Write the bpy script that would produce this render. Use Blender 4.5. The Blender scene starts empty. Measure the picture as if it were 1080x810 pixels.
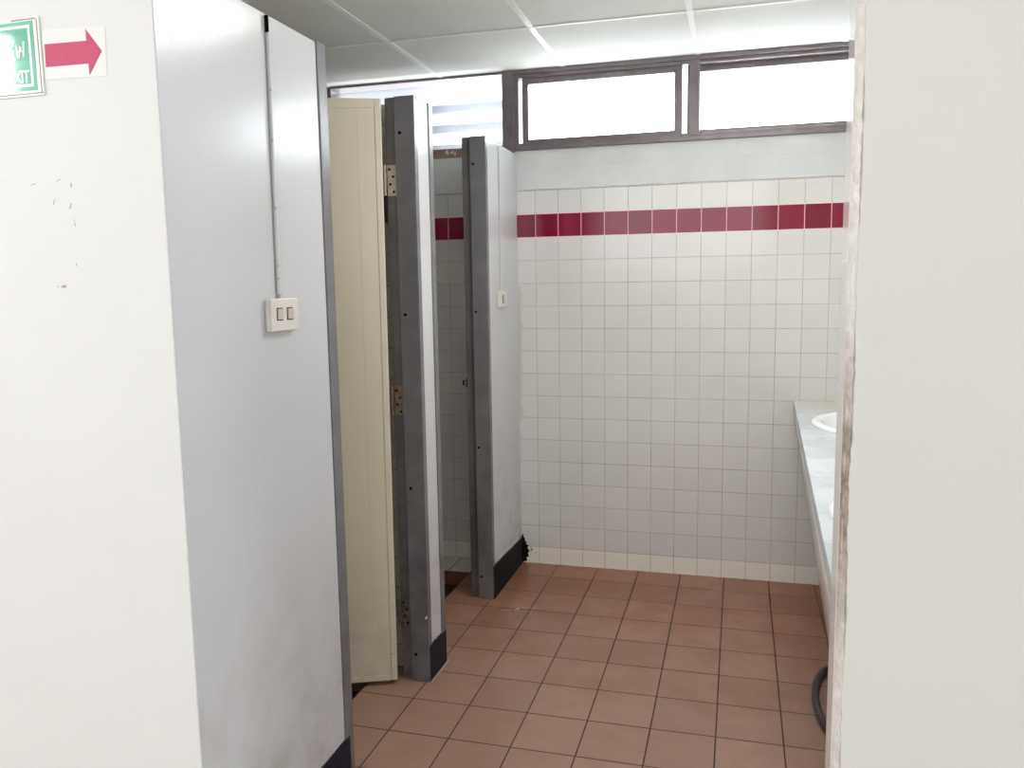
import bpy, bmesh, math, random
from mathutils import Vector, Matrix
random.seed(7)
S = bpy.context.scene
COL = S.collection

# ------------------------------------------------------------------ colours / materials
def lin(c):
    return tuple(((v/255)/12.92 if v/255 <= .04045 else ((v/255+.055)/1.055)**2.4) for v in c) + (1,)

class NT:
    def __init__(s, name):
        s.m = bpy.data.materials.new(name); s.m.use_nodes = True
        s.t = s.m.node_tree; s.b = s.t.nodes['Principled BSDF']
        s.geo = None
    def n(s, ty, **k):
        x = s.t.nodes.new(ty)
        for a, v in k.items(): setattr(x, a, v)
        return x
    def l(s, a, b): s.t.links.new(a, b)
    def math(s, op, a, b=None, c=None):
        x = s.n('ShaderNodeMath', operation=op)
        for i, v in enumerate((a, b, c)):
            if v is None: continue
            if hasattr(v, 'is_linked'): s.l(v, x.inputs[i])
            else: x.inputs[i].default_value = v
        return x.outputs[0]
    def pos(s):
        if s.geo is None:
            g = s.n('ShaderNodeNewGeometry'); x = s.n('ShaderNodeSeparateXYZ')
            s.l(g.outputs['Position'], x.inputs[0]); s.geo = (x.outputs[0], x.outputs[1], x.outputs[2], g.outputs['Position'])
        return s.geo
    def mix(s, f, a, b):
        x = s.n('ShaderNodeMix', data_type='RGBA')
        for i, v in ((0, f), (6, a), (7, b)):
            if hasattr(v, 'is_linked'): s.l(v, x.inputs[i])
            else: x.inputs[i].default_value = v
        return x.outputs[2]
    def noise(s, scale, detail=4, rough=.55, vec=None):
        x = s.n('ShaderNodeTexNoise'); x.inputs['Scale'].default_value = scale
        x.inputs['Detail'].default_value = detail; x.inputs['Roughness'].default_value = rough
        s.l(vec if vec is not None else s.pos()[3], x.inputs['Vector'])
        return x.outputs[0]
    def ramp(s, v, a, b, lo=0, hi=1):
        x = s.n('ShaderNodeMapRange'); s.l(v, x.inputs[0])
        for i, q in enumerate((a, b, lo, hi)): x.inputs[i+1].default_value = q
        return x.outputs[0]
    def bump(s, h, strength, dist):
        x = s.n('ShaderNodeBump'); x.inputs['Strength'].default_value = strength; x.inputs['Distance'].default_value = dist
        s.l(h, x.inputs['Height']); s.l(x.outputs[0], s.b.inputs['Normal'])
    def set(s, **k):
        for a, v in k.items():
            i = s.b.inputs[a.replace('_', ' ')]
            if hasattr(v, 'is_linked'): s.l(v, i)
            else: i.default_value = v
        return s.m

def paint(name, c, rough=.5, var=.06, scale=3, bump=.15, metallic=0, dirt=None, spec=.5):
    """painted surface: soft mottling, slight orange peel"""
    t = NT(name); base = lin(c)
    dark = tuple(v*(1-var*2.2) for v in base[:3]) + (1,)
    f = t.ramp(t.noise(scale, 5), .3, .75)
    col = t.mix(f, base, dark)
    if dirt:
        z = t.pos()[2]
        d = t.math('MULTIPLY', t.ramp(z, dirt[0], dirt[1], 1, 0), t.ramp(t.noise(9, 6), .42, .7))
        col = t.mix(t.math('MULTIPLY', d, dirt[2]), col, lin(dirt[3]))
    t.bump(t.noise(45, 3), bump, .003)
    return t.set(Base_Color=col, Roughness=rough, Metallic=metallic, Specular_IOR_Level=spec)

def grid_mask(t, a, oa, sa, g):
    """1 on grout, 0 on tile, along one axis; returns (mask, cell index)"""
    q = t.math('DIVIDE', t.math('SUBTRACT', a, oa), sa)
    fr = t.math('SUBTRACT', t.math('FRACT', t.math('ADD', q, 100.5)), .5)   # 0 at joint
    m = t.math('LESS_THAN', t.math('ABSOLUTE', fr), g/sa/2)
    return m, t.math('FLOOR', t.math('ADD', q, 100.0)), t.math('ABSOLUTE', fr)

def tile_mat(name, axes, off, size, grout, ctile, cgrout, var=.05, rough=.15, rgrout=.8, band=None, top=None,
             plaster=None, cornerx=None, mottle=.06, rowlight=None, groutvar=.5, bumpd=.0015, speck=False, near_sheen=None):
    t = NT(name); P = t.pos(); a, b = P[axes[0]], P[axes[1]]
    ma, ia, fa = grid_mask(t, a, off[0], size[0], grout); mb, ib, fb = grid_mask(t, b, off[1], size[1], grout)
    g = t.math('MAXIMUM', ma, mb)
    cv = t.n('ShaderNodeCombineXYZ'); t.l(ia, cv.inputs[0]); t.l(ib, cv.inputs[1])
    wn = t.n('ShaderNodeTexWhiteNoise', noise_dimensions='3D'); t.l(cv.outputs[0], wn.inputs[0])
    base = lin(ctile); dk = tuple(v*(1-var*4) for v in base[:3])+(1,)
    col = t.mix(wn.outputs[0], base, dk)
    mt = t.math('MULTIPLY', t.ramp(t.noise(6 if not speck else 14, 6, .65), .35, .7), mottle*8)
    col = t.mix(mt, col, tuple(v*.72 for v in base[:3])+(1,))
    if speck:
        col = t.mix(t.math('MULTIPLY', t.ramp(t.noise(160, 3), .45, .75), .35), col, tuple(v*.6 for v in base[:3])+(1,))
    if near_sheen:   # near sheen painted in: tiles turn greyer away from the back wall
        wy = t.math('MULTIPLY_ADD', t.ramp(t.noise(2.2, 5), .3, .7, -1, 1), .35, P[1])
        col2 = t.mix(wn.outputs[0], lin(near_sheen), tuple(v*.86 for v in lin(near_sheen)[:3])+(1,))
        col2 = t.mix(t.math('MULTIPLY', t.ramp(t.noise(9, 6, .65), .4, .7), .5), col2, tuple(v*.74 for v in lin(near_sheen)[:3])+(1,))
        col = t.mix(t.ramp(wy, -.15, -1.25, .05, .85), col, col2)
    if rowlight:
        col = t.mix(t.math('LESS_THAN', b, rowlight), col, lin((238, 234, 226)))
    gcol = lin(cgrout)
    gc = t.mix(t.math('MULTIPLY', t.ramp(t.noise(5, 5), .4, .65), groutvar), gcol, tuple(v*.45 for v in gcol[:3])+(1,))
    if band:
        inb = t.math('MULTIPLY', t.math('GREATER_THAN', b, band[0]), t.math('LESS_THAN', b, band[1]))
        bc = t.mix(wn.outputs[0], lin(band[2]), lin(band[3]))
        col = t.mix(inb, col, bc)
        inb2 = t.math('MULTIPLY', t.math('GREATER_THAN', b, band[0]-.004), t.math('LESS_THAN', b, band[1]+.002))
        gc = t.mix(inb2, gc, lin((255, 206, 214)))
    out = t.mix(g, col, gc)
    rg = t.math('MULTIPLY_ADD', g, rgrout-rough, rough)
    h = t.math('MULTIPLY_ADD', g, -1, 1)
    if plaster:
        zz = t.math('MULTIPLY_ADD', t.ramp(t.noise(7, 4), .3, .7, -1, 1), .003, b)
        pm = t.math('GREATER_THAN', zz, top)
        if cornerx is not None:
            xx = t.math('MULTIPLY_ADD', t.ramp(t.noise(14, 4), .3, .7, -1, 1), .011, a)
            c2 = t.math('MULTIPLY', t.math('LESS_THAN', xx, cornerx), t.math('GREATER_THAN', a, -.1))
            c2 = t.math('MULTIPLY', c2, t.math('LESS_THAN', b, 1.38))
            c2 = t.math('MULTIPLY', c2, t.math('GREATER_THAN', b, .72))
            out = t.mix(c2, out, lin((206, 202, 192)))
        pc = t.mix(t.ramp(t.noise(4, 5), .35, .7), lin(plaster), tuple(v*.88 for v in lin(plaster)[:3])+(1,))
        edge = t.math('LESS_THAN', t.math('ABSOLUTE', t.math('SUBTRACT', zz, top)), .0022)
        out = t.mix(pm, out, pc); out = t.mix(edge, out, lin((176, 172, 162)))
        rg = t.math('MULTIPLY_ADD', pm, t.math('SUBTRACT', .7, rg), rg)
    hb = t.math('ADD', h, t.math('MULTIPLY', t.noise(11, 2), .25))
    t.bump(hb, .5, bumpd)
    return t.set(Base_Color=out, Roughness=rg)

TZ = .1088; TZ0 = -.2136*TZ          # wall tile rows
M = {}
MAROON = (band0, band1) = (1.609, 1.7176)
M['tile_back'] = tile_mat('white glazed wall tiles with maroon band', (0, 2), (0, TZ0), (.11, TZ), .0028, (221, 220, 217), (188, 181, 174),
        var=.011, rough=.12, band=(band0, band1, (134, 17, 54), (118, 12, 46)), top=1.830, plaster=(214, 218, 217), cornerx=-.076, rowlight=.087, mottle=.02)
M['tile_side_y'] = tile_mat('white glazed wall tiles on side walls', (1, 2), (0, TZ0), (.11, TZ), .0028, (221, 220, 217), (188, 181, 174),
        var=.011, rough=.12, band=(band0, band1, (134, 17, 54), (118, 12, 46)), mottle=.02)
M['tile_side_x'] = tile_mat('cream glazed tiles on stall divider', (0, 2), (0, TZ0), (.11, TZ), .0028, (222, 214, 196), (170, 158, 140),
        var=.022, rough=.14, band=(band0, band1, (118, 12, 46), (96, 8, 36)), mottle=.02)
M['floor'] = tile_mat('terracotta floor tiles', (0, 1), (.0975, -1.4088), (.1993, .2061), .0042, (150, 98, 70), (52, 38, 34), near_sheen=(162, 132, 116),
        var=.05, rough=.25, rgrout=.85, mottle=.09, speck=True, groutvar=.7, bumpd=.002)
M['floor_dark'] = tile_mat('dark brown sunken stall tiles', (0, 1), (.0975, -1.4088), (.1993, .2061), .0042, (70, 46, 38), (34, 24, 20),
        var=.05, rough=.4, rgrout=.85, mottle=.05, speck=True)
M['riser'] = tile_mat('brown riser tiles', (0, 2), (-.418, -.2), (.1993, .4), .004, (150, 98, 76), (70, 48, 42), var=.05, rough=.4, speck=True)
M['tile_floor_white'] = tile_mat('white tiles on stall ledge', (0, 1), (-.41, 0), (.2, .3), .005, (228, 224, 214), (70, 66, 60), var=.02, rough=.2)
M['tile_panel'] = tile_mat('white glazed tiles on basin cabinet front', (1, 2), (0, TZ0), (.2, .2), .003, (240, 238, 232), (204, 198, 190), var=.02, rough=.25, mottle=.02)
M['marble'] = None
M['ceiling'] = paint('pale ceiling board', (228, 230, 224), .75, .05, 1.2, .08)
M['tbar'] = paint('white ceiling joint strip', (236, 238, 232), .35, .02, 3, .05)
M['tbarline'] = paint('dull joint line', (190, 190, 182), .6, .04, 3, .05)
M['cream_wall'] = paint('warm off white wall paint', (229, 226, 223), .6, .025, 1.5, .12)
M['white_wall'] = paint('cool white partition paint', (200, 202, 205), .2, .03, 1.8, .10, dirt=(-.1, .8, .6, (150, 140, 122)))
M['grey_frame'] = paint('grey frame paint', (118, 117, 120), .27, .12, 10, .2, dirt=(-.05, .9, .6, (66, 66, 66)))
M['frame_shade'] = paint('frame paint with rebate shade painted in', (102, 98, 98), .4, .16, 9, .25, dirt=(0, 1.2, .7, (64, 54, 46)))
M['navy'] = paint('navy skirting paint', (15, 22, 42), .5, .15, 12, .3, spec=.2)
M['black_paint'] = paint('ragged black skirting paint', (14, 16, 22), .6, .1, 20, .4, spec=.15)
M['door'] = paint('cream plastic door skin', (220, 212, 192), .38, .03, 2, .04, dirt=(0, .5, .35, (150, 132, 104)))
M['cream_wall_right'] = paint('off white wall paint in softer light', (217, 213, 207), .6, .025, 1.5, .12)  # darker copy of the wall paint, softer light put into its colour
M['white_plastic'] = paint('aged white switch plastic', (218, 214, 208), .3, .03, 20, .03)
M['rocker'] = paint('yellowed rocker plastic', (206, 198, 184), .35, .04, 20, .03)
M['dark'] = paint('dark recess', (12, 11, 11), .9, .05, 20, .1, spec=.05)
M['steel'] = paint('timeworn hinge steel', (196, 186, 172), .4, .12, 60, .2, metallic=.35)
M['rust'] = paint('rusted hinge steel', (140, 118, 102), .6, .2, 50, .4, metallic=.3)
M['hinge_painted'] = paint('grey painted hinge steel', (106, 98, 92), .5, .3, 70, .4, metallic=.2)
M['window_frame'] = paint('brown grey aluminium window frame', (124, 115, 117), .38, .12, 16, .15, metallic=.25)
M['sill'] = paint('brown painted sill', (156, 134, 116), .6, .15, 20, .3)
def raw_plaster():
    t = NT('broken plaster of the doorway edge'); z = t.pos()[2]
    n = t.ramp(t.noise(40, 6, .7), .35, .65)
    f = t.math('MULTIPLY', t.ramp(z, .75, 1.0, .25, 1), t.ramp(z, 1.12, 1.36, 1, .08))
    pale = t.mix(n, lin((244, 238, 232)), lin((226, 218, 210)))
    brown = t.mix(n, lin((188, 172, 160)), lin((132, 114, 100)))
    t.bump(t.noise(90, 5), .6, .004)
    return t.set(Base_Color=t.mix(f, pale, brown), Roughness=.9)
M['plaster_raw'] = raw_plaster()
M['plaster_pale'] = paint('chipped pale plaster', (160, 148, 138), .9, .15, 50, .8)
M['ceramic'] = paint('white basin ceramic', (240, 242, 244), .08, .01, 2, .0)
M['hose'] = paint('black rubber hose', (52, 48, 48), .4, .1, 30, .1)
M['coupling'] = paint('grey hose coupling', (90, 84, 82), .4, .1, 30, .1)
M['paper'] = paint('laminated white paper', (234, 232, 225), .5, .01, 3, .0)
M['arrow_red'] = paint('faded crimson ink', (204, 62, 102), .5, .07, 22, .02)
M['sign_green'] = paint('exit sign green', (104, 184, 156), .06, .03, 8, 0)
M['sign_white'] = paint('exit sign white', (240, 250, 244), .06, .01, 8, 0)
M['acrylic_edge'] = paint('pale acrylic edge', (232, 234, 224), .15, .03, 8, 0)
M['sign_edge_grey'] = paint('grey sign edge', (150, 142, 136), .5, .05, 8, 0)
M['scuff'] = paint('grey scuff and shadow', (176, 170, 160), .9, .1, 60, .3)
M['ground'] = paint('pale concrete ground', (200, 196, 188), .8, .05, 2, .2)

def marble():
    t = NT('pale marbled counter'); n = t.noise(5, 8, .7)
    w = t.ramp(n, .45, .56)
    col = t.mix(w, lin((204, 212, 217)), lin((186, 196, 202)))
    m, i, f = grid_mask(t, t.pos()[1], -.29, .605, .003)
    col = t.mix(m, col, lin((150, 156, 156)))
    bk = t.math('GREATER_THAN', t.pos()[1], -.25)
    col = t.mix(bk, col, lin((202, 200, 190)))
    return t.set(Base_Color=col, Roughness=.16)
M['marble'] = marble()
def frosted():
    t = NT('frosted louvre glass')
    t.set(Base_Color=(.38, .39, .41, 1), Roughness=.5, IOR=1.2, Transmission_Weight=.9)
    t.bump(t.noise(60, 3), .2, .002)
    return t.m
M['frosted'] = frosted()
def clear():
    t = NT('window glass'); return t.set(Base_Color=(.98, .99, 1, 1), Roughness=.0, IOR=1.05, Transmission_Weight=1.0)
M['glass'] = clear()
def reveal():
    t = NT('glossy tiled reveal'); z = t.pos()[2]
    m, i, f = grid_mask(t, z, .02, .2, .002)
    col = t.mix(m, lin((232, 226, 222)), lin((250, 244, 240)))
    return t.set(Base_Color=col, Roughness=.07)
M['reveal'] = reveal()

# ------------------------------------------------------------------ mesh helpers
class MB:
    def __init__(s): s.bm = bmesh.new()
    def box(s, x0, x1, y0, y1, z0, z1):
        v = [s.bm.verts.new(p) for p in ((x0,y0,z0),(x1,y0,z0),(x1,y1,z0),(x0,y1,z0),(x0,y0,z1),(x1,y0,z1),(x1,y1,z1),(x0,y1,z1))]
        for f in ((3,2,1,0),(4,5,6,7),(0,1,5,4),(1,2,6,5),(2,3,7,6),(3,0,4,7)): s.bm.faces.new([v[i] for i in f])
        return s
    def obox(s, o, ax, ay, az):
        """box from corner o along three vectors"""
        o = Vector(o); ax, ay, az = Vector(ax), Vector(ay), Vector(az)
        v = [s.bm.verts.new(o + i*ax + j*ay + k*az) for k in (0,1) for j in (0,1) for i in (0,1)]
        for f in ((0,2,3,1),(4,5,7,6),(0,1,5,4),(1,3,7,5),(3,2,6,7),(2,0,4,6)): s.bm.faces.new([v[i] for i in f])
        return s
    def prism(s, pts, d):
        """pts: planar polygon (3d), extruded by d"""
        d = Vector(d); a = [s.bm.verts.new(p) for p in pts]; b = [s.bm.verts.new(Vector(p)+d) for p in pts]
        s.bm.faces.new(a); s.bm.faces.new(b[::-1]); n = len(a)
        for i in range(n): s.bm.faces.new((a[i], b[i], b[(i+1)%n], a[(i+1)%n]))
        return s
    def disc(s, c, nrm, r, depth, seg=14):
        nrm = Vector(nrm).normalized(); q = nrm.to_track_quat('Z', 'Y')
        pts = [Vector(c) + q @ Vector((r*math.cos(2*math.pi*i/seg), r*math.sin(2*math.pi*i/seg), 0)) for i in range(seg)]
        return s.prism(pts, nrm*depth)
    def tube(s, path, r, seg=10, cap=True):
        path = [Vector(p) for p in path]; rings = []
        for i, p in enumerate(path):
            t = (path[min(i+1, len(path)-1)] - path[max(i-1, 0)]).normalized(); q = t.to_track_quat('Z', 'Y')
            rings.append([s.bm.verts.new(p + q @ Vector((r*math.cos(2*math.pi*k/seg), r*math.sin(2*math.pi*k/seg), 0))) for k in range(seg)])
        for a, b in zip(rings, rings[1:]):
            # pick best alignment
            k0 = min(range(seg), key=lambda k: (a[0].co-b[k].co).length)
            for k in range(seg): s.bm.faces.new((a[k], a[(k+1)%seg], b[(k+1+k0)%seg], b[(k+k0)%seg]))
        if cap: s.bm.faces.new(rings[0][::-1]); s.bm.faces.new(rings[-1])
        return s
    def build(s, name, mat, parent=None, bevel=0, smooth=False, label=None, seg=2):
        bmesh.ops.recalc_face_normals(s.bm, faces=s.bm.faces)
        me = bpy.data.meshes.new(name)
        if parent is not None:
            off = Vector((0,0,0)); q = parent
            while q is not None: off += q.location; q = q.parent
            bmesh.ops.translate(s.bm, verts=s.bm.verts, vec=-off)
        s.bm.to_mesh(me); s.bm.free()
        mats = mat if isinstance(mat, (list, tuple)) else [mat]
        for m in mats: me.materials.append(m)
        if smooth:
            for p in me.polygons: p.use_smooth = True
        o = bpy.data.objects.new(name, me); COL.objects.link(o); o.parent = parent
        if bevel:
            b = o.modifiers.new('bevel', 'BEVEL'); b.width = bevel; b.segments = seg; b.limit_method = 'ANGLE'; b.harden_normals = False
        if label: o['label'] = label
        return o
def struct(o, label=None, cat=None):
    o['kind'] = 'structure'
    if label: o['label'] = label
    if cat: o['category'] = cat
    return o
def thing(name, label, cat, loc=(0,0,0), group=None, kind=None):
    o = bpy.data.objects.new(name, None); COL.objects.link(o); o.location = loc; o.empty_display_size = .05
    o['label'] = label; o['category'] = cat
    if group: o['group'] = group
    if kind: o['kind'] = kind
    return o
def tag(o, label, cat, group=None):
    o['label'] = label; o['category'] = cat
    if group: o['group'] = group
    return o

XS = -.09; XI = -.19; XL = -1.35; XR = 1.72; CEIL = 2.38; YF = -2.53; H = 2.0

# ------------------------------------------------------------------ floor, ceiling
b = MB(); b.box(-.301, XR, YF, 0, -.12, 0)
b.box(XL, -.301, YF, -1.98, -.12, 0); b.box(XL, -.301, -1.29, -1.10, -.12, 0)
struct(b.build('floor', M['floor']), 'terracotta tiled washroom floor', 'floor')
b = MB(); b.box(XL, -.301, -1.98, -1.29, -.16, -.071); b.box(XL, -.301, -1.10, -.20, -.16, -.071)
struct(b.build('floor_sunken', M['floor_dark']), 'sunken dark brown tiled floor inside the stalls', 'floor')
b = MB(); b.box(XL, -.301, -.2, 0, -.12, 0)
struct(b.build('trim_1', M['tile_floor_white']), 'white tiled ledge at the foot of the back wall in the far stall', 'ledge')
b = MB(); b.box(XL, -.301, -.206, -.2, -.12, -.001)
struct(b.build('trim_2', M['riser']), 'brown tiled riser below the white ledge in the far stall', 'riser')
b = MB(); b.box(-3.2, 3.6, -6.2, YF, -.12, 0)
struct(b.build('floor_corridor', M['ground']), 'pale concrete corridor floor outside the washroom', 'floor')

b = MB(); b.box(XL, XR, YF+.1, .12, CEIL, CEIL+.08)
ceil = struct(b.build('ceiling', M['ceiling']), 'pale ceiling of square boards with white joint strips', 'ceiling')
for x in (-1.06, -.459, .142, .747, 1.352):
    MB().box(x-.012, x+.012, YF+.1, 0, CEIL-.003, CEIL+.001).build('joint_strip', M['tbar'], ceil)
for y in (-.62, -1.22, -1.82, -2.42):
    MB().box(XL, XR, y-.006, y+.005, CEIL-.004, CEIL+.001).build('joint_strip', M['tbar'], ceil)
    MB().box(XL, XR, y+.005, y+.008, CEIL-.0025, CEIL+.001).build('joint_strip', M['tbarline'], ceil)

FL = bpy.data.objects['floor']
for q in ([(.030,-.60),(.045,-.575),(.055,-.58),(.040,-.605)], [(-.02,-.615),(.02,-.60),(.021,-.604),(-.02,-.620)], [(.06,-.575),(.11,-.56),(.11,-.563),(.06,-.579)]):
    MB().prism([(a_, c_, .0002) for a_, c_ in q], (0, 0, .0006)).build('paint_scratch', M['plaster_pale'], FL)
# ------------------------------------------------------------------ walls
SILL = 2.013
b = MB(); b.box(XL-.1, XR+.1, 0, .12, -.16, 2.0)
b.box(-.151, XR+.1, 0, .12, 2.0, SILL); b.box(1.50, XR+.1, 0, .12, SILL, CEIL+.08); b.box(XL-.1, -1.065, 0, .12, 2.0, CEIL+.08)
b.box(-1.065, 1.5, 0, .12, CEIL, CEIL+.08)
wb = struct(b.build('wall_back', M['tile_back']), 'white tiled back wall with one maroon tile row', 'wall')
b = MB(); b.box(XR, XR+.1, YF+.1, 0, -.16, CEIL+.08); struct(b.build('wall_right', M['tile_side_y']), 'tiled right side wall behind the basins', 'wall')
b = MB(); b.box(XL-.1, XL, YF+.1, 0, -.16, CEIL+.08); struct(b.build('wall_left', M['tile_side_y']), 'tiled side wall at the back of the stalls', 'wall')
b = MB(); b.box(-3.4, 3.8, -6.4, YF, 2.88, 3.0); struct(b.build('ceiling_added', M['cream_wall']), 'added unseen off white ceiling shading the front wall', 'ceiling')  # unseen slab added to keep sky light off the front wall
b = MB(); b.box(-3.4, 3.8, -6.4, -6.2, -.12, 1.5); struct(b.build('wall_added_rear', M['cream_wall']), 'added off white parapet behind the viewer, lowers light on the front wall', 'wall')  # unseen parapet added to lower the light on the front wall
b = MB(); b.box(-3.4, -3.2, -6.2, YF+.1, -.12, 1.3); struct(b.build('wall_added_left', M['cream_wall']), 'added off white low wall cutting light from the left', 'wall')  # unseen low wall added to cut light from the left
b = MB(); b.box(3.6, 3.8, -6.2, YF+.1, -.12, 2.88); struct(b.build('wall_corridor_right', M['cream_wall']), 'off white end wall of the corridor', 'wall')
# front wall with the doorway
b = MB(); b.box(-3.2, XI, YF+.002, YF+.1, -.12, 2.87); b.box(XI, XS-.002, YF+.002, YF+.1, H, 2.87)
b.box(-3.2, XS, YF, YF+.0035, -.12, 2.87)
wf = struct(b.build('wall_front_left', M['cream_wall']), 'bright off white wall left of the doorway', 'wall')
b = MB(); b.box(XS, 1.102, YF, YF+.1, 2.2, 2.87)
struct(b.build('wall_front_lintel', M['cream_wall']), 'off white wall above the doorway', 'wall')
b = MB(); b.box(1.102, 3.6, YF+.012, YF+.1, -.12, 2.87)
# front skin stops a little short of the corner, with a chewed edge
bm = b.bm; rng = random.Random(3)
zs = [-.12 + i*.012 for i in range(int(3.0/.012)+1)]
prev = None
for z in zs:
    j = .0025*rng.random() + (.0015 if rng.random() < .08 else 0) + .003*math.sin(z*9)**2
    x = 1.108 + j
    r = [bm.verts.new((3.6, YF, z)), bm.verts.new((x, YF, z)), bm.verts.new((1.1075+j*.4, YF+.004+.002*rng.random(), z)), bm.verts.new((1.106, YF+.02, z))]
    if prev:
        for k in range(3): bm.faces.new((prev[k], prev[k+1], r[k+1], r[k]))
    prev = r
wr = struct(b.build('wall_front_right', M['cream_wall_right']), 'off white wall right of the doorway with a crumbling edge', 'wall')
# broken plaster strip and glossy tile strip of the reveal
b = MB(); prev = None; rng = random.Random(5)
for i in range(190):
    z = i*.0118
    w0 = YF+.026 + .003*rng.random(); bulge = .0016*rng.random()
    r = [b.bm.verts.new((1.1085+rng.random()*.0015, YF+.0015+.001*rng.random(), z)), b.bm.verts.new((1.1035-bulge+.002*rng.random(), YF+.008+.003*rng.random(), z)),
         b.bm.verts.new((1.1000-bulge, YF+.018, z)), b.bm.verts.new((1.0995, w0, z)), b.bm.verts.new((1.103, w0, z))]
    if prev:
        for k in range(4): b.bm.faces.new((prev[k], prev[k+1], r[k+1], r[k]))
    prev = r
struct(b.build('trim_3', M['plaster_raw']), 'strip of broken brown plaster down the right doorway edge', 'trim')
b = MB(); b.box(1.0985, 1.102, YF+.028, YF+.102, 0, 2.2)
struct(b.build('trim_4', M['reveal'], bevel=.001), 'glossy white tile strip lining the right doorway reveal', 'trim')

# partition walls in the stall line
def partition(name, y0, y1, label):
    b = MB(); b.box(XI, XS, y0, y1, 0, H)
    return struct(b.build(name, M['white_wall'], bevel=.003), label, 'wall')
pn = partition('wall_stall_near', YF+.004, -1.922, 'tall white partition with the double switch at the doorway')
pm = partition('wall_stall_middle', -1.262, -1.157, 'narrow white pier between the two stall openings')
pf = partition('wall_stall_far', -.482, 0, 'white pier between the far stall opening and the back wall')
b = MB(); b.box(XL, XI-.001, -1.2, -1.12, -.16, H); struct(b.build('wall_divider_far', M['tile_side_x']), 'tiled divider between the two stalls', 'wall')
b = MB(); b.box(XL, XI-.001, -2.06, -1.98, -.16, H); struct(b.build('wall_divider_near', M['tile_side_x']), 'tiled divider before the near stall', 'wall')

# steel frames of the stall openings
def jamb(n, yface, ywall, s, holes, label, hole_x):
    """yface: plane of the jamb face in the opening, ywall: where it meets the white wall; s=+1 when the wall lies toward +y"""
    lo, hi = min(yface, ywall), max(yface, ywall)
    b = MB()
    # profile of a pressed steel jamb with a door rebate, in plan
    e = .004
    pts = [(XI-.002, yface+s*.012), (XI+.034, yface+s*.012), (XI+.034, yface), (XS+e, yface), (XS+e, ywall), (XI-.002, ywall)]
    b.prism([(x, y, 0) for x, y in pts], (0, 0, H+.003))
    o = struct(b.build('trim_%d' % n, M['grey_frame'], bevel=.0022), label, 'door frame')
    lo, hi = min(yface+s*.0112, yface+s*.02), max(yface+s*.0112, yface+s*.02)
    MB().box(XI-.003, XI+.033, lo, hi, .002, H+.001).build('rebate_shade', M['frame_shade'], o, bevel=.001)  # thin darker sheet, the rebate's shade painted on
    for z in holes:
        MB().disc((hole_x, yface+s*.001, z), (0, -s, 0), .0056, .0018).build('screw_hole', M['dark'], o)
    return o
j1 = jamb(5, -1.29, -1.262, 1, (1.887, 1.294, .698, .098), 'grey steel frame carrying the cream door hinges', -.1375)
j2 = jamb(6, -.51, -.482, 1, (1.89, 1.274, .685, .102), 'grey steel frame on the far pier with a latch keeper', -.1415)
j0 = jamb(7, -1.878, -1.922, -1, (1.887, 1.294, .698, .098), 'grey steel frame on the end of the switch partition', -.1375)
j3 = jamb(8, -1.122, -1.157, -1, (1.887, 1.294, .698, .098), 'grey steel frame on the far side of the narrow pier', -.1375)
# chip of paint on jamb 1
MB().prism([(-.100, -1.2905, .232), (-.092, -1.2905, .246), (-.0905, -1.2905, .238), (-.093, -1.2905, .232)], (0, -.0006, 0)).build('paint_chip', M['sign_white'], j1, label='white paint chip')
# latch keeper
k = MB(); k.box(-.2075, -.191, -.506, -.503, .958, .9605); k.box(-.2075, -.191, -.506, -.503, .976, .9785)
k.box(-.2075, -.205, -.512, -.497, .958, .9785); k.box(-.1935, -.1915, -.507, -.50, .948, .99)
k.build('latch_keeper', M['dark'], j2)

# baseboards
def bboard(n, y0, y1, z0, z1, label, ragged=False):
    x0, x1 = XS-.002, XS+.0062
    b = MB(); N = 14; prev = None
    for i in range(N+1):
        t = i/N; y = y0+(y1-y0)*t; z = z0+(z1-z0)*t + (random.uniform(-.0025, .0025) if 0 < i < N else 0)
        r = [b.bm.verts.new(p) for p in ((x0, y, 0), (x1, y, 0), (x1, y, z), (x0, y, z))]
        if prev:
            for q in range(4): b.bm.faces.new((prev[q], prev[(q+1)%4], r[(q+1)%4], r[q]))
        else: b.bm.faces.new(r)
        prev = r
    b.bm.faces.new(prev[::-1])
    return struct(b.build('baseboard_%s' % n, M['navy'] if not ragged else M['black_paint']), label, 'baseboard')
bboard('left_near', YF+.01, -1.905, .15, .147, 'navy skirting band on the switch partition')
bboard('left_middle', -1.287, -1.124, .130, .126, 'navy skirting band on the narrow pier')
bf = bboard('left_far', -.506, -.004, .150, .128, 'dark skirting band on the far pier with ragged end', True)
# ragged splash of paint where the skirting meets the back wall
pts = [(-.09,.135),(-.083,.150),(-.079,.128),(-.072,.124),(-.075,.112),(-.064,.105),(-.069,.095),(-.055,.09),(-.06,.075),(-.05,.06),(-.058,.05),(-.054,.03),(-.066,.028),(-.063,.008),(-.09,.002)]
MB().prism([(x, -.0015, z) for x, z in pts], (0, .002, 0)).build('paint_splash', M['black_paint'], bf)
for c in (((-.047,.058),(-.036,.066),(-.034,.074),(-.042,.069)), ((-.045,.075),(-.038,.078),(-.044,.082)), ((-.018,.045),(-.014,.05),(-.016,.056))):
    MB().prism([(x, -.0015, z) for x, z in c], (0, .002, 0)).build('paint_splash', M['black_paint'], bf)
# thin mortar bead at foot of middle pier
b = MB(); b.prism([(XS+.005, -1.30, 0), (XS+.011, -1.285, 0), (XS+.014, -1.115, 0), (XS+.005, -1.11, 0)], (0, 0, .003))
struct(b.build('trim_9', M['plaster_pale'], bevel=.002), 'pale mortar bead at the foot of the narrow pier', 'trim')

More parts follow.
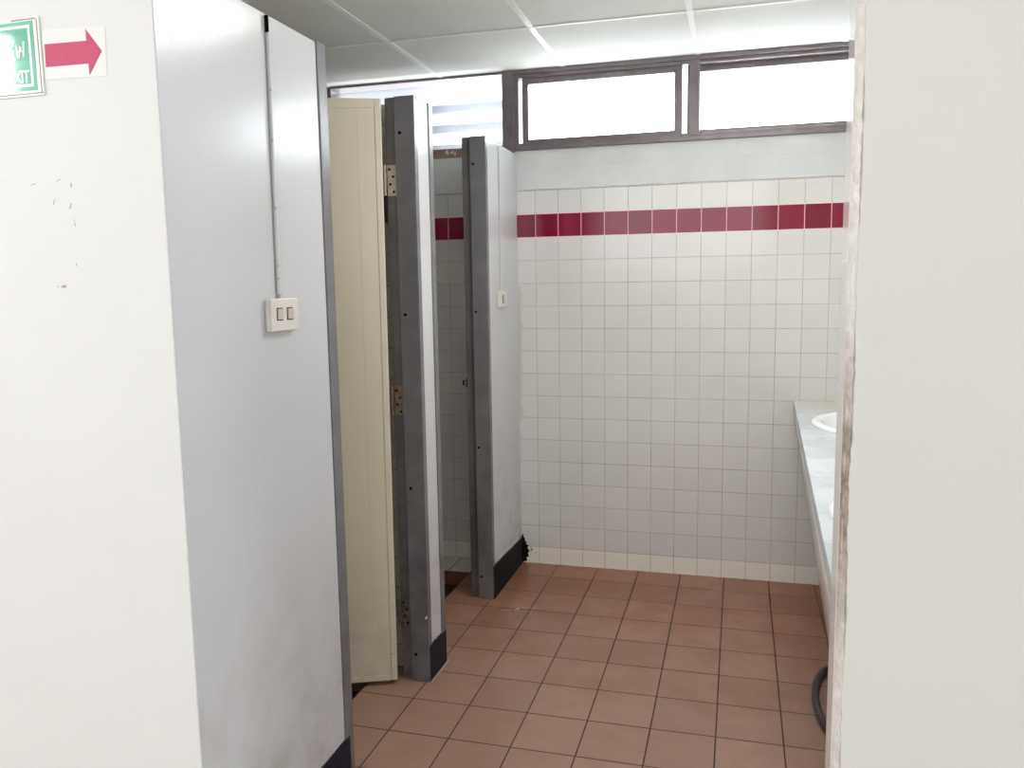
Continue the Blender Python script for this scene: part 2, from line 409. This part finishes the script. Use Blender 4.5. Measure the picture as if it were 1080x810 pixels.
# ------------------------------------------------------------------ windows
# fixed / sliding strip window
w = thing('window_1', 'brown grey framed strip window above the tiled wall', 'window', (.7, .03, SILL), kind='structure')
Y0, Y1 = -.012, .065
WF = M['window_frame']
b = MB(); b.box(-.0959, 1.5, Y0, Y1, 2.362, CEIL); b.box(-.0959, 1.5, Y0+.012, Y1, 2.345, 2.362); b.build('top_rail', WF, w, bevel=.002)
b = MB(); b.box(-.0959, 1.5, Y0, Y1, SILL, 2.034); b.box(-.0959, 1.5, Y0+.014, Y1, 2.034, 2.048); b.build('bottom_rail', WF, w, bevel=.002)
MB().box(-.152, -.096, Y0-.004, .12, 2.0, CEIL).build('corner_post', WF, w, bevel=.002)
MB().box(-.0959, -.074, Y0+.006, Y1, 2.034, 2.362).build('left_stile', WF, w, bevel=.002)
MB().box(.712, .757, Y0+.002, Y1, 2.034, 2.362).build('mullion', WF, w, bevel=.002)
MB().box(1.44, 1.5, Y0+.002, Y1, 2.034, 2.362).build('right_stile', WF, w, bevel=.002)
def sash(x0, x1, y, l, r):
    b = MB(); zt, zb = 2.352, 2.040
    b.box(x0, x0+l, y, y+.02, zb, zt); b.box(x1-r, x1, y, y+.02, zb, zt)
    b.box(x0+l, x1-r, y, y+.02, zt-.035, zt); b.box(x0+l, x1-r, y, y+.02, zb, zb+.026)
    s_ = b.build('sash', WF, w, bevel=.002)
    MB().box(x0+l-.002, x1-r+.002, y+.008, y+.012, zb+.024, zt-.033).build('pane', M['glass'], s_)
sash(-.061, .679, .012, .029, .035)
sash(.70, 1.45, .036, .052, .03)
# louvre window
w2 = thing('window_2', 'frosted glass louvre window above the stalls', 'window', (-.6, .03, 2.0), kind='structure')
b = MB(); b.box(-1.065, -.153, -.004, .1, 2.368, CEIL); b.box(-1.065, -1.045, .0, .1, 2.043, 2.368); b.build('frame', WF, w2, bevel=.002)
b = MB(); b.box(-1.065, -.153, -.003, .12, 2.0, 2.043); sl = b.build('sill', M['sill'], w2, bevel=.002)
rng = random.Random(11)
for i in range(9):
    x = -.415+rng.uniform(-.03, .03); z = 2.022+rng.uniform(-.008, .008)
    MB().prism([(x, -.0035, z-.006), (x+.004, -.0035, z-.005), (x+.006+rng.random()*.006, -.0035, z+.010), (x+.001, -.0035, z+.006)], (0, -.0006, 0)).build('paint_streak', M['sign_white'], sl)
for i in range(4):
    zc = 2.345 - i*.094 - .036
    # slat tilted: upper edge inside, lower edge outside
    MB().obox((-1.044, .005, zc+.036), (.889, 0, 0), (0, .060, -.122), (0, .004, .002)).build('louvre_slat', M['frosted'], w2, bevel=.0015)

# ------------------------------------------------------------------ the cream stall door
hx, hy = -.193, -1.331; ang = math.radians(22.6)
U = Vector((-math.cos(ang), -math.sin(ang), 0)); V = Vector((-math.sin(ang), math.cos(ang), 0))   # along the leaf, through its thickness (away from camera)
d = thing('door_1', 'cream plastic stall door standing open on three hinges', 'door', (hx, hy, .022), kind='structure')
zb, zt, W_, T_ = .016, 1.990, .56, .034
o0 = Vector((hx, hy, 0))
def dbox(u0, u1, t0, t1, z0, z1, bb=None):
    bb = bb or MB(); return bb.obox(o0+U*u0+V*t0+Vector((.005*z0,0,z0)), U*(u1-u0), V*(t1-t0), (.005*(z1-z0),0,z1-z0))
dbox(.022, W_-.03, .0012, T_-.0012, zb+.02, zt-.03).build('panel', M['door'], d)
dbox(0, .022, 0, T_, zb, zt).build('stile', M['door'], d, bevel=.003)
dbox(W_-.03, W_, 0, T_, zb, zt).build('stile', M['door'], d, bevel=.003)
dbox(.022, W_-.03, 0, T_, zb, zb+.02).build('rail', M['door'], d, bevel=.0015)
dbox(.022, W_-.03, 0, T_, zt-.03, zt).build('rail', M['door'], d, bevel=.0015)
GR = paint('faint door groove', (206, 198, 178), .6, .05, 10, 0)
for u in (.077, .19, .30, .41): dbox(u, u+.0016, .0006, .004, zb+.02, zt-.03).build('groove', GR, d)
dbox(.012, .016, -.0004, .001, .112, .115).build('scratch', M['rust'], d)
dbox(.020, .024, -.0004, .001, .113, .116).build('scratch', M['rust'], d)
def hinge(zc, mat, hm):
    h = MB()
    h.box(-.191, -.1575, -1.2805, -1.278, zc-.05, zc+.05)
    root = h.build('hinge', mat, d, bevel=.0008)
    kx, ky = -.1955, -1.2985
    for i in range(5):
        z0 = zc-.05+i*.02
        MB().tube([(kx, ky+.010, z0+.001), (kx, ky+.010, z0+.019)], .0046, 12).build('knuckle', mat, root, smooth=False)
    for x, dz in ((-.182, .036), (-.170, .012), (-.180, -.012), (-.168, -.037)):
        MB().disc((x, -1.2808, zc+dz), (0, -1, 0), .0042, .0014).build('screw_hole', M['dark'], root)
hinge(1.737, M['steel'], 0); hinge(1.0, M['rust'], 0); hinge(.245, M['hinge_painted'], 0)
# added strip standing in for the divider's maroon tile band
MB().box(-.2, -.1925, -1.287, -1.262, 1.60, 1.683).build('band_strip', paint('dark maroon band colour', (58, 20, 30), .6), j1, label='dark maroon strip')

# ------------------------------------------------------------------ switches and conduits
s1 = thing('light_switch', 'white surface box with two rocker switches on the near partition', 'switch', (XS, -2.154, 1.33))
MB().box(XS, XS+.013, -2.214, -2.094, 1.292, 1.367).build('back_box', M['white_plastic'], s1, bevel=.004)
MB().box(XS+.013, XS+.017, -2.2135, -2.0945, 1.2925, 1.3665).build('face_plate', M['white_plastic'], s1, bevel=.002)
for y in (-2.178, -2.134):
    f = MB().box(XS+.0165, XS+.0180, y-.0125, y+.0125, 1.317, 1.346).build('surround', M['dark'], s1, bevel=.0005)
    MB().prism([(XS+.017, y-.0105, 1.319), (XS+.0192, y-.0105, 1.319), (XS+.023, y-.0105, 1.344), (XS+.017, y-.0105, 1.344)], (0, .021, 0)).build('rocker', M['rocker'], f, bevel=.0008)
c1 = thing('cable_conduit', 'thin painted cable conduit running up from the double switch', 'conduit', (XS, -2.155, 1.368))
MB().obox((XS, -2.161, 1.375), (.009, 0, 0), (0, .016, 0), (0, .008, .61)).build('conduit', M['white_wall'], c1, bevel=.003)
MB().obox((XS, -2.1645, 1.38), (.001, 0, 0), (0, .0035, 0), (0, .008, .61)).build('gap_shadow_line', M['scuff'], c1)  # grey strip drawing the conduit's shadow on the wall
MB().obox((XS, -2.1555, 1.958), (.0095, 0, 0), (0, .0035, 0), (0, .0004, .036)).build('open_end', M['dark'], c1)
MB().obox((XS, -2.160, 1.366), (.006, 0, 0), (0, .009, 0), (0, .0, .012)).build('cable_end', M['scuff'], c1)
for z in (1.41, 1.44, 1.57, 1.72, 1.83):
    MB().box(XS+.006, XS+.0094, -2.162+(z-1.375)*.0131, -2.158+(z-1.375)*.0131, z, z+.005).build('stain', M['scuff'], c1)
s2 = thing('light_switch', 'small white box with one narrow switch on the far pier', 'switch', (XS, -.305, 1.323))
MB().box(XS, XS+.014, -.362, -.25, 1.288, 1.360).build('back_box', M['white_plastic'], s2, bevel=.003)
MB().box(XS+.0135, XS+.0155, -.322, -.296, 1.307, 1.341).build('surround', M['dark'], s2)
MB().box(XS+.0145, XS+.0185, -.318, -.300, 1.310, 1.338).build('rocker', M['rocker'], s2, bevel=.001)
c2 = thing('cable_conduit', 'thin grey cable conduit running up from the small switch', 'conduit', (XS, -.31, 1.36))
MB().box(XS, XS+.006, -.311, -.303, 1.36, 1.992).build('conduit', M['white_wall'], c2, bevel=.002)
MB().box(XS, XS+.0012, -.3145, -.3105, 1.36, 1.985).build('gap_shadow_line', M['scuff'], c2)

# ------------------------------------------------------------------ signs on the front-left wall
ES = thing('exit_sign', 'green fire exit sign in a clear acrylic holder', 'sign', (-.49, YF, 1.833))
y = YF
MB().box(-.655, -.336, y-.004, y-.0001, 1.762, 1.906).build('acrylic_holder', M['acrylic_edge'], ES, bevel=.001)
MB().box(-.645, -.350, y-.0048, y-.004, 1.772, 1.898).build('sign_board', M['sign_green'], ES)
fr = MB(); x0, x1, z0, z1, e = -.639, -.357, 1.779, 1.891, .0052
fr.box(x0, x1, y-.0053, y-.0047, z1-e, z1); fr.box(x0, x1, y-.0053, y-.0047, z0, z0+e)
fr.box(x0, x0+e, y-.0053, y-.0047, z0+e, z1-e); fr.box(x1-e, x1, y-.0053, y-.0047, z0+e, z1-e); fr.build('border_line', M['sign_white'], ES)
ln = MB(); ln.box(-.40, -.343, y-.0048, y-.0038, 1.9005, 1.9025); ln.box(-.655, -.336, y-.0048, y-.0038, 1.7655, 1.7675); ln.box(-.3415, -.3400, y-.0048, y-.0038, 1.768, 1.9)
ln.build('holder_groove', M['sign_edge_grey'], ES)  # grey lines along the holder's edges
cu = bpy.data.curves.new('exit_text', 'FONT'); cu.body = 'EXIT'; cu.size = .0315; cu.extrude = .0003; cu.align_x = 'RIGHT'; cu.space_character = .92; cu.offset = .0006
to = bpy.data.objects.new('tmp', cu); COL.objects.link(to); bpy.context.view_layer.update()
me = bpy.data.meshes.new_from_object(to.evaluated_get(bpy.context.evaluated_depsgraph_get())); bpy.data.objects.remove(to)
me.materials.append(M['sign_white'])
tx = bpy.data.objects.new('exit_lettering', me); COL.objects.link(tx); tx.parent = ES
me.transform(Matrix.Translation((-.3655+.49, -.0053, 1.7875-1.833)) @ Matrix.Rotation(math.radians(90), 4, 'X') @ Matrix.Diagonal((.78, 1, 1, 1)))
cu = bpy.data.curves.new('thai_text', 'FONT'); cu.body = '\u0e17\u0e32\u0e07\u0e2b\u0e19\u0e35\u0e44\u0e1f'; cu.size = .042; cu.extrude = .0003; cu.align_x = 'RIGHT'; cu.offset = .0008
to = bpy.data.objects.new('tmp', cu); COL.objects.link(to); bpy.context.view_layer.update()
me = bpy.data.meshes.new_from_object(to.evaluated_get(bpy.context.evaluated_depsgraph_get())); bpy.data.objects.remove(to)
me.materials.append(M['sign_white'])
tx = bpy.data.objects.new('thai_lettering', me); COL.objects.link(tx); tx.parent = ES
me.transform(Matrix.Translation((-.371+.49, -.0053, 1.830-1.833)) @ Matrix.Rotation(math.radians(90), 4, 'X') @ Matrix.Diagonal((.8, 1, 1, 1)))
AS = thing('arrow_sign', 'laminated paper with a crimson arrow pointing right', 'sign', (-.27, YF, 1.83))
MB().prism([(-.3335, y-.0002, 1.790), (-.194, y-.0002, 1.786), (-.191, y-.0002, 1.875), (-.3335, y-.0002, 1.880)], (0, -.0008, 0)).build('paper', M['paper'], AS)
ar = [(-.329,1.854),(-.234,1.852),(-.234,1.873),(-.201,1.831),(-.232,1.790),(-.233,1.811),(-.330,1.8125)]
MB().prism([(px, y-.001, pz) for px, pz in ar], (0, -.0004, 0)).build('arrow', M['arrow_red'], AS)
# scuffs in the paint (surface marks, part of the wall)
def scuff(pts): MB().prism([(px, y-.0001, pz) for px, pz in pts], (0, -.0004, 0)).build('scuff_mark', M['scuff'], wf)
scuff([(-.349,1.4005),(-.344,1.402),(-.345,1.399)]); scuff([(-.338,1.400),(-.334,1.403),(-.326,1.404),(-.325,1.399),(-.332,1.398)])
scuff([(-.303,1.548),(-.298,1.560),(-.297,1.558),(-.301,1.548)]); scuff([(-.295,1.598),(-.293,1.592),(-.295,1.588),(-.296,1.593)])
scuff([(-.341,1.558),(-.336,1.568),(-.335,1.570),(-.339,1.558)]); scuff([(-.299,1.44),(-.297,1.446),(-.296,1.44)])
scuff([(-.328,1.602),(-.318,1.606),(-.318,1.605),(-.328,1.601)]); scuff([(-.294,1.53),(-.292,1.515),(-.2935,1.515)])
scuff([(-.39,1.598),(-.378,1.600),(-.378,1.5985),(-.39,1.597)])

# ------------------------------------------------------------------ basin counter
def nx(yy, x0=1.186): return x0 + .032*yy
YE = -2.40
ct = thing('vanity_counter', 'white marbled washroom counter with slanted tiled front', 'counter', (1.4, -1.2, 0))
# top with two oval holes made as an annular fan around each basin
def counter_top():
    bm = bmesh.new(); zt_, zb_ = .85, .83
    cents = [(1.432, -.61), (1.375, -1.86)]
    ya, yb_ = -.004, YE
    splits = [(-.004, -1.3), (-1.3, YE)]
    for (cx, cy), (y1_, y0_) in zip(cents, splits):
        n = 48; inner = []; outer = []
        for i in range(n):
            a = 2*math.pi*i/n; ca, sa = math.cos(a), math.sin(a)
            inner.append((cx+.19*ca, cy+.25*sa))
            # ray to the boundary quad
            ts = []
            if ca > 1e-6: ts.append((XR-.001-cx)/ca)
            den = ca-.032*sa
            if den < -1e-6: ts.append((nx(cy)-cx)/den)
            if sa > 1e-6: ts.append((y1_-cy)/sa)
            if sa < -1e-6: ts.append((y0_-cy)/sa)
            tt = min(t for t in ts if t > 0); outer.append((cx+tt*ca, cy+tt*sa))
        corners = [(XR-.001, y1_), (nx(y1_), y1_), (nx(y0_), y0_), (XR-.001, y0_)]
        vi = [bm.verts.new((px, py, zt_)) for px, py in inner]; vo = [bm.verts.new((px, py, zt_)) for px, py in outer]
        vl = [bm.verts.new((px, py, zb_)) for px, py in inner]
        ca_ = [math.atan2(c[1]-cy, c[0]-cx) % (2*math.pi) for c in corners]
        for i in range(n):
            j = (i+1) % n; a0, a1 = 2*math.pi*i/n, 2*math.pi*(i+1)/n
            extra = [bm.verts.new((*corners[k_], zt_)) for k_ in range(4) if a0 < ca_[k_] < a1]
            bm.faces.new([vi[i], vo[i]] + extra + [vo[j], vi[j]])
            bm.faces.new((vl[i], vi[i], vi[j], vl[j]))
    # nosing, sides
    def q(*p): bm.faces.new([bm.verts.new(v) for v in p])
    q((nx(ya), ya, .85), (nx(YE), YE, .85), (nx(YE), YE, .812), (nx(ya), ya, .812))
    q((nx(ya), ya, .812), (nx(YE), YE, .812), (nx(YE)+.03, YE, .812), (nx(ya)+.03, ya, .812))
    q((nx(YE), YE, .85), (XR-.001, YE, .85), (XR-.001, YE, .812), (nx(YE), YE, .812))
    me_ = bpy.data.meshes.new('counter_top'); bm.normal_update(); bm.to_mesh(me_); bm.free(); me_.materials.append(M['marble'])
    me_.transform(Matrix.Translation((-1.4, 1.2, 0)))
    o_ = bpy.data.objects.new('counter_top', me_); COL.objects.link(o_); o_.parent = ct; return o_
counter_top()
b = MB()
pa = lambda yy: [(nx(yy)+.004, yy, .812), (nx(yy)+.004, yy, .775), (nx(yy)+.131, yy, 0), (nx(yy)+.151, yy, 0), (nx(yy)+.024, yy, .775), (nx(yy)+.024, yy, .812)]
A = [b.bm.verts.new(p) for p in pa(-.004)]; Bv = [b.bm.verts.new(p) for p in pa(YE)]
b.bm.faces.new(A); b.bm.faces.new(Bv[::-1])
for i in range(6): b.bm.faces.new((A[i], A[(i+1)%6], Bv[(i+1)%6], Bv[i]))
b.build('front_panel', M['tile_panel'], ct)
# basins
def basin(cx, cy, label):
    t = thing('wash_basin', label, 'basin', (cx, cy, .85), group=None)
    bm = bmesh.new(); n = 56
    prof = [(.222, .282, .0), (.222, .283, .004), (.217, .278, .009), (.207, .268, .012), (.190, .250, .012), (.182, .242, .008), (.176, .235, -.002), (.165, .222, -.03), (.14, .19, -.08), (.095, .13, -.125), (.04, .05, -.14), (.018, .018, -.142)]
    rings = []
    for a, c, z in prof:
        rings.append([bm.verts.new((cx+a*math.cos(2*math.pi*i/n), cy+c*math.sin(2*math.pi*i/n), .8505+z)) for i in range(n)])
    for r0, r1 in zip(rings, rings[1:]):
        for i in range(n): bm.faces.new((r0[i], r0[(i+1)%n], r1[(i+1)%n], r1[i]))
    bm.faces.new(rings[-1])
    bb = MB(); bb.bm.free(); bb.bm = bm; bb.build('bowl', M['ceramic'], t, smooth=True)
    MB().disc((cx, cy, .8505-.1415), (0, 0, 1), .016, .002, 20).build('drain', M['steel'], t)
    # pillar tap at the wall side
    tp = MB(); tp.disc((cx+.205, cy, .86), (0, 0, 1), .022, .012, 20); tp.tube([(cx+.205, cy, .87), (cx+.205, cy, .95), (cx+.195, cy, .972), (cx+.17, cy, .98), (cx+.12, cy, .975), (cx+.105, cy, .955)], .010, 14)
    tp.disc((cx+.205, cy, .955), (0, 0, 1), .018, .022, 12)
    tp.build('tap', M['steel'], t, smooth=True)
basin(1.432, -.61, 'white oval basin sunk in the far end of the counter')
basin(1.375, -1.86, 'white oval basin at the near end of the counter, mostly hidden by the wall')

# ------------------------------------------------------------------ hose
hs = thing('drain_hose', 'black rubber hose looping out on the floor under the counter', 'hose', (1.23, -1.1, 0))
path = []
for i in range(33):
    a = math.radians(98 + (262-98)*i/32)
    path.append((1.300+.092*math.cos(a), -1.14+.27*math.sin(a), .0125 + .0*i))
path = [(p[0], p[1], p[2]) for p in path]
MB().tube(path, .012, 14).build('hose', M['hose'], hs, smooth=True)
c = [path[i] for i in (25, 26, 27, 28)]
MB().tube(c, .0129, 14).build('coupling', M['coupling'], hs, smooth=True)

# ------------------------------------------------------------------ light
wd = bpy.data.worlds.new('overcast'); S.world = wd; wd.use_nodes = True
bg = wd.node_tree.nodes['Background']; bg.inputs[0].default_value = (.93, .97, 1, 1); bg.inputs[1].default_value = 3.0
def area(name, loc, target, sx, sy, power, color=(1, 1, 1), spread=180):
    l = bpy.data.lights.new(name, 'AREA'); l.shape = 'RECTANGLE'; l.size = sx; l.size_y = sy; l.energy = power; l.color = color; l.spread = math.radians(spread)
    o = bpy.data.objects.new(name, l); COL.objects.link(o); o.location = loc
    o.rotation_euler = (Vector(target)-Vector(loc)).to_track_quat('-Z', 'Y').to_euler(); return o
area('window_upfill', (.7, .35, 1.75), (.7, -.6, 2.6), 1.6, .3, 40, (.95, .98, 1))  # added lamp below the window, aimed up to brighten the ceiling
area('outside_sky', (.75, .75, 2.45), (.75, -1.5, 1.9), 3.0, 1.1, 75, (.9, .96, 1))
area('louvre_upfill', (-.7, .4, 1.6), (-.6, -.3, 2.6), .9, .25, 9, (.95, .98, 1))  # added lamp under the louvres, brightens the ceiling above the stalls
area('ceiling_fill', (1.0, -1.25, 2.36), (1.0, -1.25, 0), .8, .45, 20, (1, .98, .95))  # added interior fill under the ceiling, no fixture stands for it
area('sign_glare_lamp', (-3.22, -5.04, 2.62), (-.49, YF, 1.83), .36, .42, 15, (1, .99, .97))  # added lamp at the mirror angle, puts the glare on the exit sign
area('hidden_upfill', (1.42, -2.15, 1.0), (.95, -1.75, 2.38), .35, .4, 6, (1, .99, .97), 125)  # unseen lamp added above the counter to brighten the ceiling
area('corner_stripe_fill', (3.45, -2.98, 1.35), (0, -2.45, 1.3), .5, 2.2, 24, (.86, .93, 1))  # added lamp, no window here; lightens the partition beside the doorway corner

# ------------------------------------------------------------------ camera
p = [0.94094, -3.85124, 1.3939, -0.2708, -0.12248, -0.01559, 864.1663]
cy_, sy_ = math.cos(p[3]), math.sin(p[3]); cp, sp = math.cos(p[4]), math.sin(p[4]); cr, sr = math.cos(p[5]), math.sin(p[5])
fwd = Vector((sy_*cp, cy_*cp, sp)); right = Vector((cy_, -sy_, 0)); up = right.cross(fwd)
r2 = cr*right + sr*up; u2 = -sr*right + cr*up
cam = bpy.data.cameras.new('camera'); co = bpy.data.objects.new('camera', cam); COL.objects.link(co)
cam.sensor_width = 36; cam.lens = p[6]/1080*36; cam.clip_start = .02
mw = Matrix((r2, u2, -fwd)).transposed().to_4x4(); mw.translation = Vector(p[:3]); co.matrix_world = mw
S.camera = co
S.view_settings.view_transform = 'Standard'; S.view_settings.look = 'None'; S.view_settings.exposure = 0; S.view_settings.gamma = 1
